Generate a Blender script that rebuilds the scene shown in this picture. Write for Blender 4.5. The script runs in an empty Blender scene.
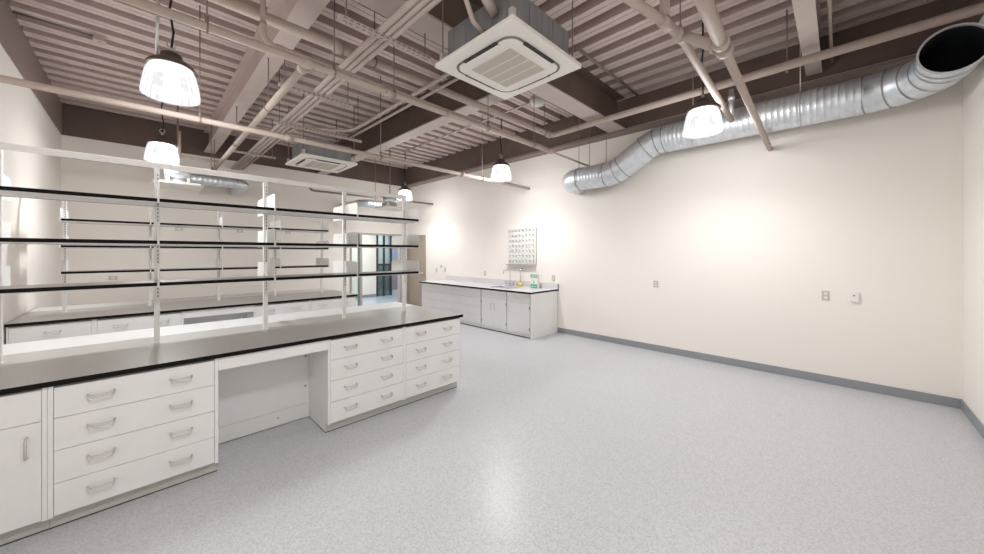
import bpy, bmesh, math, random
from mathutils import Vector, Matrix
random.seed(7)
C = bpy.context.scene.collection
PI = math.pi

# ------------------------------------------------------------------ camera
F, TH, HY, EYE = 349.6, math.radians(44.86), 253.16, 1.672
cam = bpy.data.cameras.new('camera')
cam.sensor_width = 36.0
cam.lens = F / 984.0 * 36.0
cam.shift_y = -(277.0 - HY) / 984.0
cam.clip_start = 0.05
co = bpy.data.objects.new('camera', cam)
co.location = (0, 0, EYE)
co.rotation_euler = (PI / 2, 0, TH - PI / 2)
C.objects.link(co)
bpy.context.scene.camera = co
vs = bpy.context.scene.view_settings
vs.view_transform = 'Standard'
vs.look = 'None'
vs.exposure = 0.0
vs.gamma = 1.0
vs.use_curve_mapping = False

# ------------------------------------------------------------------ materials
def mat(name, col, rough=0.5, metal=0.0, noise=0.0, nscale=30.0, bump=0.0, bscale=80.0, spec=0.5, stretch=None):
    m = bpy.data.materials.new(name)
    m.use_nodes = True
    nt = m.node_tree
    b = nt.nodes['Principled BSDF']
    b.inputs['Base Color'].default_value = (*col, 1)
    b.inputs['Roughness'].default_value = rough
    b.inputs['Metallic'].default_value = metal
    b.inputs['Specular IOR Level'].default_value = spec
    if noise or bump:
        tc = nt.nodes.new('ShaderNodeTexCoord')
        mp = nt.nodes.new('ShaderNodeMapping')
        if stretch:
            mp.inputs['Scale'].default_value = stretch
        nt.links.new(tc.outputs['Object'], mp.inputs['Vector'])
    if noise:
        n = nt.nodes.new('ShaderNodeTexNoise')
        n.inputs['Scale'].default_value = nscale
        n.inputs['Detail'].default_value = 4
        nt.links.new(mp.outputs['Vector'], n.inputs['Vector'])
        r = nt.nodes.new('ShaderNodeValToRGB')
        r.color_ramp.elements[0].position = 0.3
        r.color_ramp.elements[1].position = 0.7
        r.color_ramp.elements[0].color = (*[c * (1 - noise) for c in col], 1)
        r.color_ramp.elements[1].color = (*[min(1, c * (1 + noise)) for c in col], 1)
        nt.links.new(n.outputs['Fac'], r.inputs['Fac'])
        nt.links.new(r.outputs['Color'], b.inputs['Base Color'])
    if bump:
        n2 = nt.nodes.new('ShaderNodeTexNoise')
        n2.inputs['Scale'].default_value = bscale
        nt.links.new(mp.outputs['Vector'], n2.inputs['Vector'])
        bp = nt.nodes.new('ShaderNodeBump')
        bp.inputs['Strength'].default_value = bump
        bp.inputs['Distance'].default_value = 0.002
        nt.links.new(n2.outputs['Fac'], bp.inputs['Height'])
        nt.links.new(bp.outputs['Normal'], b.inputs['Normal'])
    return m

M = {}
M['wall'] = mat('wall_paint', (0.86, 0.828, 0.776), 0.6, bump=0.15, bscale=220, spec=0.3)
M['taupe'] = mat('taupe_paint', (0.50, 0.415, 0.385), 0.55, noise=0.06, nscale=5)
M['deck'] = mat('deck_paint', (0.58, 0.48, 0.45), 0.6, noise=0.06, nscale=3)
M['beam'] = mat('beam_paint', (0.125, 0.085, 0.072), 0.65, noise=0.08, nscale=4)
M['flange'] = mat('lit_flange_paint', (0.50, 0.425, 0.39), 0.55, noise=0.05, nscale=4)  # paler than the webs: light from the floor put into the colour
M['pipe'] = mat('pipe_paint', (0.46, 0.385, 0.34), 0.6, noise=0.05, nscale=6, spec=0.25)
M['white'] = mat('white_laminate', (0.78, 0.775, 0.77), 0.38, noise=0.012, nscale=8)
M['white_metal'] = mat('white_metal', (0.80, 0.80, 0.79), 0.35)
M['kick'] = mat('toe_kick', (0.50, 0.49, 0.46), 0.5)
M['black'] = mat('black_edge', (0.005, 0.004, 0.0035), 0.6, spec=0.15)
M['seal'] = mat('black_sealant', (0.03, 0.027, 0.025), 0.6)
M['epoxy'] = mat('grey_epoxy', (0.40, 0.385, 0.37), 0.32, noise=0.04, nscale=40)
M['shelftop'] = mat('shelf_top', (0.38, 0.365, 0.35), 0.35)
M['rear_top'] = mat('pale_worktop', (0.66, 0.665, 0.67), 0.35)
M['sinktop'] = mat('sheened_grey_worktop', (0.66, 0.65, 0.675), 0.25)  # bench grey made paler, grazing reflection put into the colour
M['line'] = mat('grey_reveal', (0.20, 0.19, 0.18), 0.6)
M['handle'] = mat('handle_metal', (0.62, 0.60, 0.57), 0.35, metal=0.6)
M['steel'] = mat('brushed_steel', (0.62, 0.62, 0.62), 0.25, metal=1.0)
M['slot'] = mat('dark_slot', (0.16, 0.15, 0.15), 0.6)
M['base'] = mat('vinyl_cove_base', (0.27, 0.29, 0.31), 0.5)
M['galv'] = mat('galvanised_steel', (0.66, 0.70, 0.735), 0.44, metal=0.7, noise=0.10, nscale=12)
M['galv_dull'] = mat('dull_galvanised', (0.30, 0.31, 0.32), 0.5, metal=0.5, noise=0.15, nscale=8, stretch=(1, 1, 0.1))
M['mouth_shade'] = mat('duct_mouth_shade', (0.008, 0.011, 0.012), 0.8)  # black stands in for the shade inside the duct mouth
M['acwhite'] = mat('ac_plastic', (0.83, 0.81, 0.76), 0.45)
M['grille'] = mat('ac_grille', (0.56, 0.53, 0.46), 0.6)
M['acdark'] = mat('ac_dark_slot', (0.02, 0.02, 0.018), 0.6)
M['acring'] = mat('ac_ring', (0.22, 0.20, 0.14), 0.5)
M['cap'] = mat('bronze_cap', (0.10, 0.075, 0.065), 0.45, metal=0.2)
M['cord'] = mat('black_cord', (0.012, 0.01, 0.01), 0.6)
M['plate'] = mat('steel_plate', (0.55, 0.53, 0.49), 0.4, metal=0.4)
M['ivory'] = mat('ivory_plastic', (0.78, 0.77, 0.74), 0.4)
M['door'] = mat('taupe_door', (0.33, 0.275, 0.215), 0.45)
M['frame'] = mat('grey_frame', (0.40, 0.385, 0.37), 0.45)
M['darkframe'] = mat('dark_frame', (0.05, 0.065, 0.065), 0.4)
M['corr_floor'] = mat('corridor_floor', (0.42, 0.48, 0.54), 0.3, noise=0.05, nscale=40)
M['teal'] = mat('teal_wall', (0.60, 0.66, 0.67), 0.6)
M['blue'] = mat('blue_wall', (0.36, 0.42, 0.62), 0.6)
M['mauve'] = mat('mauve_wall', (0.40, 0.34, 0.42), 0.6)
M['green'] = mat('green_print', (0.03, 0.42, 0.24), 0.5)
M['sinkbowl'] = mat('pale_sink', (0.60, 0.61, 0.65), 0.35)
M['line2'] = mat('pale_reveal', (0.42, 0.41, 0.40), 0.6)
M['peg'] = mat('shaded_peg_plastic', (0.66, 0.67, 0.68), 0.4)  # white pegs greyed, their shading put into the colour
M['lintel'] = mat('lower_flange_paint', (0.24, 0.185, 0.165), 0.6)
M['yellow'] = mat('yellow_plastic', (0.80, 0.62, 0.10), 0.4)
M['orange'] = mat('orange_plastic', (0.55, 0.22, 0.05), 0.4)
M['brass'] = mat('brass', (0.55, 0.33, 0.12), 0.35, metal=0.9)
M['emt'] = mat('bare_conduit', (0.72, 0.71, 0.69), 0.3, metal=0.5)
M['rod'] = mat('rod_paint', (0.22, 0.17, 0.155), 0.6)

def floor_mat():
    m = mat('speckled_vinyl', (0.6, 0.6, 0.62), 0.30, spec=0.19)
    nt = m.node_tree
    b = nt.nodes['Principled BSDF']
    tc = nt.nodes.new('ShaderNodeTexCoord')
    n1 = nt.nodes.new('ShaderNodeTexNoise'); n1.inputs['Scale'].default_value = 95; n1.inputs['Detail'].default_value = 5
    n2 = nt.nodes.new('ShaderNodeTexVoronoi'); n2.inputs['Scale'].default_value = 110
    n3 = nt.nodes.new('ShaderNodeTexNoise'); n3.inputs['Scale'].default_value = 1.3; n3.inputs['Detail'].default_value = 3
    for n in (n1, n2, n3):
        nt.links.new(tc.outputs['Object'], n.inputs['Vector'])
    r = nt.nodes.new('ShaderNodeValToRGB')
    r.color_ramp.elements[0].position = 0.36; r.color_ramp.elements[0].color = (0.475, 0.473, 0.497, 1)
    r.color_ramp.elements[1].position = 0.58; r.color_ramp.elements[1].color = (0.59, 0.59, 0.62, 1)
    nt.links.new(n1.outputs['Fac'], r.inputs['Fac'])
    hs = nt.nodes.new('ShaderNodeValToRGB')
    hs.color_ramp.elements[0].position = 0.0; hs.color_ramp.elements[0].color = (0.80, 0.80, 0.81, 1)
    hs.color_ramp.elements[1].position = 0.35; hs.color_ramp.elements[1].color = (1, 1, 1, 1)
    nt.links.new(n2.outputs['Distance'], hs.inputs['Fac'])
    mx = nt.nodes.new('ShaderNodeMix'); mx.data_type = 'RGBA'; mx.blend_type = 'MULTIPLY'; mx.inputs[0].default_value = 0.6
    nt.links.new(r.outputs['Color'], mx.inputs[6]); nt.links.new(hs.outputs['Color'], mx.inputs[7])
    nt.links.new(mx.outputs[2], b.inputs['Base Color'])
    mr = nt.nodes.new('ShaderNodeMapRange'); mr.inputs[3].default_value = 0.27; mr.inputs[4].default_value = 0.33
    nt.links.new(n3.outputs['Fac'], mr.inputs[0]); nt.links.new(mr.outputs[0], b.inputs['Roughness'])
    return m
M['floor'] = floor_mat()

def bowl_mat():
    m = bpy.data.materials.new('lit_acrylic_bowl'); m.use_nodes = True
    nt = m.node_tree; nt.nodes.clear()
    out = nt.nodes.new('ShaderNodeOutputMaterial')
    tr = nt.nodes.new('ShaderNodeBsdfTransparent')
    em = nt.nodes.new('ShaderNodeEmission'); em.inputs['Color'].default_value = (0.97, 0.98, 1.0, 1)
    gl = nt.nodes.new('ShaderNodeBsdfGlossy'); gl.inputs['Roughness'].default_value = 0.15
    tc = nt.nodes.new('ShaderNodeTexCoord')
    mp = nt.nodes.new('ShaderNodeMapping'); mp.inputs['Scale'].default_value = (4, 4, 2)
    n = nt.nodes.new('ShaderNodeTexNoise'); n.inputs['Scale'].default_value = 3.0
    nt.links.new(tc.outputs['Object'], mp.inputs[0]); nt.links.new(mp.outputs[0], n.inputs['Vector'])
    mr = nt.nodes.new('ShaderNodeMapRange'); mr.inputs[1].default_value = 0.3; mr.inputs[2].default_value = 0.7
    mr.inputs[3].default_value = 0.78; mr.inputs[4].default_value = 1.15
    nt.links.new(n.outputs['Fac'], mr.inputs[0]); nt.links.new(mr.outputs[0], em.inputs['Strength'])
    a1 = nt.nodes.new('ShaderNodeMixShader'); a1.inputs[0].default_value = 0.68
    nt.links.new(tr.outputs[0], a1.inputs[1]); nt.links.new(em.outputs[0], a1.inputs[2])
    a2 = nt.nodes.new('ShaderNodeMixShader'); a2.inputs[0].default_value = 0.06
    nt.links.new(a1.outputs[0], a2.inputs[1]); nt.links.new(gl.outputs[0], a2.inputs[2])
    nt.links.new(a2.outputs[0], out.inputs[0])
    return m
M['bowl'] = bowl_mat()

def emit_mat(name, col, s):
    m = bpy.data.materials.new(name); m.use_nodes = True
    nt = m.node_tree; nt.nodes.clear()
    out = nt.nodes.new('ShaderNodeOutputMaterial'); em = nt.nodes.new('ShaderNodeEmission')
    em.inputs['Color'].default_value = (*col, 1); em.inputs['Strength'].default_value = s
    nt.links.new(em.outputs[0], out.inputs[0])
    return m
M['bulb'] = emit_mat('lamp_glow', (1.0, 0.98, 0.95), 6.0)

def glass_mat(name, tint, alpha):
    m = bpy.data.materials.new(name); m.use_nodes = True
    nt = m.node_tree; nt.nodes.clear()
    out = nt.nodes.new('ShaderNodeOutputMaterial')
    tr = nt.nodes.new('ShaderNodeBsdfTransparent'); tr.inputs[0].default_value = (*tint, 1)
    gl = nt.nodes.new('ShaderNodeBsdfGlossy'); gl.inputs['Roughness'].default_value = 0.05
    mx = nt.nodes.new('ShaderNodeMixShader'); mx.inputs[0].default_value = alpha
    nt.links.new(tr.outputs[0], mx.inputs[1]); nt.links.new(gl.outputs[0], mx.inputs[2]); nt.links.new(mx.outputs[0], out.inputs[0])
    return m
M['glass'] = glass_mat('pale_green_glass', (0.90, 0.95, 0.93), 0.07)
M['darkglass'] = glass_mat('smoky_green_glass', (0.50, 0.56, 0.58), 0.10)

# ------------------------------------------------------------------ mesh builder
class MB:
    def __init__(s, *mats):
        s.bm = bmesh.new()
        s.mats = list(mats)
    def mi(s, name):
        if name not in s.mats:
            s.mats.append(name)
        return s.mats.index(name)
    def box(s, x0, x1, y0, y1, z0, z1, m=None, faces=None):
        v = [s.bm.verts.new(p) for p in ((x0,y0,z0),(x1,y0,z0),(x1,y1,z0),(x0,y1,z0),(x0,y0,z1),(x1,y0,z1),(x1,y1,z1),(x0,y1,z1))]
        q = dict(bot=(3,2,1,0), top=(4,5,6,7), y0=(0,1,5,4), x1=(1,2,6,5), y1=(2,3,7,6), x0=(3,0,4,7))
        for k, f in q.items():
            fc = s.bm.faces.new([v[i] for i in f])
            mm = (faces or {}).get(k, m)
            fc.material_index = s.mi(mm) if mm else 0
        return s
    def poly_prism(s, pts, vec, m=None):
        vec = Vector(vec)
        a = [s.bm.verts.new(Vector(p)) for p in pts]
        b = [s.bm.verts.new(Vector(p) + vec) for p in pts]
        i = s.mi(m) if m else 0
        n = len(pts)
        fs = [s.bm.faces.new(a[::-1]), s.bm.faces.new(b)]
        for k in range(n):
            fs.append(s.bm.faces.new((a[k], a[(k+1) % n], b[(k+1) % n], b[k])))
        for f in fs: f.material_index = i
        return s
    def tube(s, pts, r, seg=10, m=None, caps=True, smooth=True, radii=None):
        pts = [Vector(p) for p in pts]
        n = len(pts)
        dirs = []
        for i in range(n):
            if i == 0: d = pts[1] - pts[0]
            elif i == n - 1: d = pts[-1] - pts[-2]
            else: d = (pts[i+1] - pts[i]).normalized() + (pts[i] - pts[i-1]).normalized()
            dirs.append(d.normalized())
        up = Vector((0, 0, 1)) if abs(dirs[0].z) < 0.9 else Vector((1, 0, 0))
        u = dirs[0].cross(up).normalized()
        rings = []
        for i in range(n):
            d = dirs[i]
            u = (u - d * u.dot(d)).normalized()
            w = d.cross(u)
            rr = radii[i] if radii else r
            if 0 < i < n - 1 and not radii:
                c = max(0.5, (pts[i+1] - pts[i]).normalized().dot(d))
                rr = rr / c ** 0.0
            rings.append([s.bm.verts.new(pts[i] + (u * math.cos(2*PI*k/seg) + w * math.sin(2*PI*k/seg)) * rr) for k in range(seg)])
        mi = s.mi(m) if m else 0
        for i in range(n - 1):
            for k in range(seg):
                f = s.bm.faces.new((rings[i][k], rings[i][(k+1) % seg], rings[i+1][(k+1) % seg], rings[i+1][k]))
                f.smooth = smooth; f.material_index = mi
        if caps:
            f = s.bm.faces.new(rings[0][::-1]); f.material_index = mi
            f = s.bm.faces.new(rings[-1]); f.material_index = mi
        return s
    def lathe(s, prof, cx, cy, seg=24, m=None, smooth=True, cap0=False, cap1=False):
        rings = [[s.bm.verts.new((cx + r*math.cos(2*PI*k/seg), cy + r*math.sin(2*PI*k/seg), z)) for k in range(seg)] for r, z in prof]
        mi = s.mi(m) if m else 0
        for i in range(len(prof) - 1):
            for k in range(seg):
                f = s.bm.faces.new((rings[i][k], rings[i][(k+1) % seg], rings[i+1][(k+1) % seg], rings[i+1][k]))
                f.smooth = smooth; f.material_index = mi
        if cap0: s.bm.faces.new(rings[0][::-1]).material_index = mi
        if cap1: s.bm.faces.new(rings[-1]).material_index = mi
        return s
    def build(s, name, parent=None, bevel=0.0, kind=None):
        bmesh.ops.recalc_face_normals(s.bm, faces=s.bm.faces)
        off = Vector((0, 0, 0))
        p = parent
        while p is not None:
            off += p.location; p = p.parent
        if parent is None:
            lo = [min(v.co[i] for v in s.bm.verts) for i in range(3)]
            hi = [max(v.co[i] for v in s.bm.verts) for i in range(3)]
            off = Vector(((lo[0]+hi[0])/2, (lo[1]+hi[1])/2, lo[2]))
        for v in s.bm.verts: v.co -= off
        me = bpy.data.meshes.new(name)
        s.bm.to_mesh(me); s.bm.free()
        for k in s.mats: me.materials.append(M[k])
        o = bpy.data.objects.new(name, me)
        C.objects.link(o)
        if parent is None: o.location = off
        else: o.parent = parent
        if bevel:
            b = o.modifiers.new('edge', 'BEVEL'); b.width = bevel; b.segments = 2; b.limit_method = 'ANGLE'
        if kind: o['kind'] = kind
        return o

def tag(o, label, cat, group=None):
    o['label'] = label; o['category'] = cat
    if group: o['group'] = group
    return o
def thing(name, label, cat, loc, group=None):
    o = bpy.data.objects.new(name, None); C.objects.link(o)
    o.location = loc; o.empty_display_size = 0.1
    return tag(o, label, cat, group)
def dup(root, delta, label, group=None):
    r = root.copy(); C.objects.link(r); r.location = root.location + Vector(delta)
    r['label'] = label
    if group: r['group'] = group
    for ch in list(root.children):
        c = ch.copy(); C.objects.link(c); c.parent = r
        for g in ch.children:
            d = g.copy(); C.objects.link(d); d.parent = c
    return r
def struct(mb, name, bevel=0.0): return mb.build(name, None, bevel, 'structure')
def arc(c, r, a0, a1, n, ax='xy'):
    out = []
    for i in range(n + 1):
        a = a0 + (a1 - a0) * i / n
        p = [c[0], c[1], c[2]]
        i0, i1 = {'xy': (0,1), 'xz': (0,2), 'yz': (1,2)}[ax]
        p[i0] += r*math.cos(a); p[i1] += r*math.sin(a)
        out.append(tuple(p))
    return out

# ------------------------------------------------------------------ room shell
XL, XR, YF, YB = -1.03, 6.22, -0.93, 10.14
ZD = 4.40            # underside of the deck flutes
ZT = 4.545           # inside of the deck recesses
BEAM_Z = 3.85
T = 0.12
struct(MB('floor').box(XL-T, XR+T, YF-T, YB+T, -0.1, 0), 'floor')
struct(MB('wall').box(XL-T, XL, YF-T, YB+T, 0, 4.6), 'wall_left')
struct(MB('wall').box(XR, XR+T, YF-T, YB+T, 0, 4.6), 'wall_right')
struct(MB('wall').box(XL, XR, YF-T, YF, 0, 4.6), 'wall_front')
OX0, OX1, OZ = 4.311, 5.99, 2.28
w = MB('wall')
w.box(XL, OX0, YB, YB+T, 0, 4.6); w.box(OX1, XR, YB, YB+T, 0, 4.6); w.box(OX0, OX1, YB, YB+T, OZ, 4.6)
struct(w, 'wall_back')
# corrugated deck: two bays, flutes turned a quarter at the cross beam
YC = 2.82
w = MB('deck')
def strip(axis, a0, a1, b0, b1, period=0.305):
    prof = []
    a = a0
    while a < a1:
        for da, z in ((0, ZD), (0.072, ZD), (0.076, ZD+0.012), (0.082, ZD+0.012), (0.086, ZD), (0.158, ZD), (0.122, ZT), (0.341, ZT), (0.305, ZD)):
            aa = min(a + da, a1 + 0.04)
            prof.append((aa, z))
        a += period
    q = []
    for a, z in prof:
        if axis == 'x': q.append((w.bm.verts.new((b0, a, z)), w.bm.verts.new((b1, a, z))))
        else: q.append((w.bm.verts.new((a, b0, z)), w.bm.verts.new((a, b1, z))))
    for i in range(len(q) - 1):
        if (q[i][0].co - q[i+1][0].co).length > 1e-5:
            w.bm.faces.new((q[i][0], q[i][1], q[i+1][1], q[i+1][0]))
strip('x', YC, YB, XL, XR)
strip('y', XL, XR, YF, YC)
w.box(XL-T, XR+T, YF-T, YB+T, 4.6, 4.7)
struct(w, 'ceiling')
# perimeter beams
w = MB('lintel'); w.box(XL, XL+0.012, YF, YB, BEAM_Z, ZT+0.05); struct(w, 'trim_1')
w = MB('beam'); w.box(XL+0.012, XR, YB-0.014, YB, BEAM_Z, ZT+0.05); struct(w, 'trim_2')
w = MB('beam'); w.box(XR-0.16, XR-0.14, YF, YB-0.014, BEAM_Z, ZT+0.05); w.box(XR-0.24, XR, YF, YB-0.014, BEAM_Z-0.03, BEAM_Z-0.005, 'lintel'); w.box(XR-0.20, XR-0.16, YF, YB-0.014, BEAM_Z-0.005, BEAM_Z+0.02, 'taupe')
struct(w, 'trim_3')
w = MB('beam'); w.box(XL+0.012, XR-0.24, YF, YF+0.014, BEAM_Z, ZT+0.05); struct(w, 'trim_4')
# cove base
struct(MB('base').box(XR-0.012, XR, YF, 4.22, 0, 0.105), 'baseboard_right', 0.004)
struct(MB('base').box(XL, XR-0.012, YF, YF+0.012, 0, 0.105), 'baseboard_front', 0.004)

# ------------------------------------------------------------------ glazed entrance on the back wall, corridor beyond
d = MB('frame')
d.box(OX0, OX0+0.05, YB-0.03, YB+T+0.02, 0, OZ); d.box(OX1-0.05, OX1, YB-0.03, YB+T+0.02, 0, OZ)
d.box(OX0+0.05, OX1-0.05, YB-0.03, YB+T+0.02, OZ-0.05, OZ); d.box(4.60, 4.67, YB-0.03, YB+T+0.02, 0, OZ-0.05)
d.box(OX0+0.05, 4.60, YB, YB+T, 0, 0.08)
dd = struct(d, 'door_1')
MB('glass').box(OX0+0.05, 4.60, YB+0.05, YB+0.06, 0.08, OZ-0.05).build('window_pane', dd)
CX0, CX1, CYB = 3.2, 9.2, 12.7
struct(MB('corr_floor').box(CX0, CX1, YB+T, 15.2, -0.1, 0), 'floor_corridor')
w = MB('wall'); w.box(CX0, 6.42, CYB, CYB+0.1, 0, 2.75); w.box(CX0-0.1, CX0, YB+T, CYB+0.1, 0, 2.75); w.box(7.62, CX1, CYB, CYB+0.1, 0, 2.75, 'door')
struct(w, 'wall_corridor')
struct(MB('wall').box(CX0-0.1, CX1+0.1, YB+T, 15.3, 2.75, 2.85), 'ceiling_corridor')
struct(MB('base').box(CX0, 6.42, CYB-0.012, CYB, 0, 0.10), 'baseboard_corridor')
w = MB('teal'); w.box(6.0, 7.95, 14.6, 14.7, 0, 2.75); w.box(7.95, 8.6, 14.6, 14.7, 1.1, 2.75, 'blue'); w.box(7.95, 8.6, 14.6, 14.7, 0, 1.1, 'mauve')
w.box(CX1, CX1+0.1, YB+T, 15.2, 0, 2.75, 'wall'); w.box(5.9, 6.0, CYB+0.1, 14.6, 0, 2.75, 'wall'); w.box(8.6, 8.7, CYB+0.1, 14.6, 0, 2.75, 'wall')
struct(w, 'wall_beyond')
d = MB('darkframe')
for x in (6.44, 6.72, 7.02): d.box(x, x+0.06, CYB-0.02, CYB+0.06, 0, 2.62)
d.box(6.44, 7.08, CYB-0.02, CYB+0.06, 2.50, 2.62); d.box(6.50, 7.02, CYB, CYB+0.04, 1.20, 1.26)
d3 = struct(d, 'door_3')
g = MB('darkglass').box(6.50, 7.02, CYB+0.01, CYB+0.02, 0.0, 1.20).build('lower_pane', d3)
g = MB('glass').box(6.50, 7.02, CYB+0.01, CYB+0.02, 1.26, 2.50).build('upper_pane', d3)
# taupe door on the long wall
d = MB('frame'); y0, y1 = 9.14, 10.05
d.box(XR-0.035, XR, y0-0.06, y0, 0, 2.24, 'door'); d.box(XR-0.035, XR, y1, y1+0.06, 0, 2.24, 'door'); d.box(XR-0.035, XR, y0, y1, 2.19, 2.24, 'door')
d2 = struct(d, 'door_2')
MB('door').box(XR-0.02, XR, y0, y1, 0.005, 2.19).build('door_leaf', d2)
hd = MB('handle'); hd.tube([(XR-0.02, y0+0.08, 1.05), (XR-0.075, y0+0.08, 1.05), (XR-0.075, y0+0.20, 1.05)], 0.011); hd.lathe([(0.03, 1.03), (0.03, 1.07)], XR-0.03, y0+0.08, 12, cap0=True, cap1=True)
hd.build('door_handle', d2)

# ------------------------------------------------------------------ island benches
FY = 3.33            # cabinet faces
YC0, YSEAM, YC1 = 3.305, 4.40, 4.92
XE0, XE1 = -1.02, 2.814
ZTOP, THK = 0.914, 0.032
ZC = ZTOP - THK

def pull(mb, x, z, y, wd=0.115):
    h = 0.028; o = 0.032
    pts = [(x-wd/2, y, z+h/2), (x-wd/2, y-o*0.8, z+h/2-0.004), (x-wd/2+0.012, y-o, z-h/2), (x+wd/2-0.012, y-o, z-h/2), (x+wd/2, y-o*0.8, z+h/2-0.004), (x+wd/2, y, z+h/2)]
    mb.tube(pts, 0.0046, 6)
    mb.tube([(x-wd/2+0.001, y-o*0.8, z+h/2-0.004), (x+wd/2-0.001, y-o*0.8, z+h/2-0.004)], 0.0026, 6)
    return mb

def cabinet_shell(t, x0, x1, yb, gl=0.0, gr=0.0):
    """body and toe kick; fronts overlay the body"""
    b = MB('white')
    b.box(x0, x1, FY+0.018, yb, 0.09, ZC)
    if gl: b.box(x0, x0+gl, FY, FY+0.018, 0.09, ZC)
    if gr: b.box(x1-gr, x1, FY, FY+0.018, 0.09, ZC)
    b.build('body', t, 0.0015)
    c = MB('white'); c.box(x0, x1, FY+0.068, yb, 0.006, 0.0895); c.box(x0-0.0005, x1+0.0005, FY+0.066, yb, 0, 0.006, 'seal'); c.build('plinth', t)
    k = MB('kick'); k.box(x0, x1, FY+0.062, FY+0.068, 0.007, 0.0895); k.box(x0, x1, FY+0.060, FY+0.068, 0, 0.007, 'seal')
    k.build('toe_kick', t)
    r = MB('line'); r.box(x0+gl+0.001, x1-gr-0.001, FY+0.012, FY+0.018, 0.095, ZC-0.008); r.build('reveal', t)

SEAMS = (0.866, 0.681, 0.487, 0.290, 0.098)
def drawers(t, x0, x1, hx):
    for i in range(4):
        z1, z0 = SEAMS[i]-0.0015, SEAMS[i+1]+0.0015
        dr = MB('white').box(x0, x1, FY, FY+0.016, z0, z1).build('drawer', t, 0.0015)
        for x in hx:
            pull(MB('handle'), x, SEAMS[i]-0.092, FY).build('handle', dr)

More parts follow.
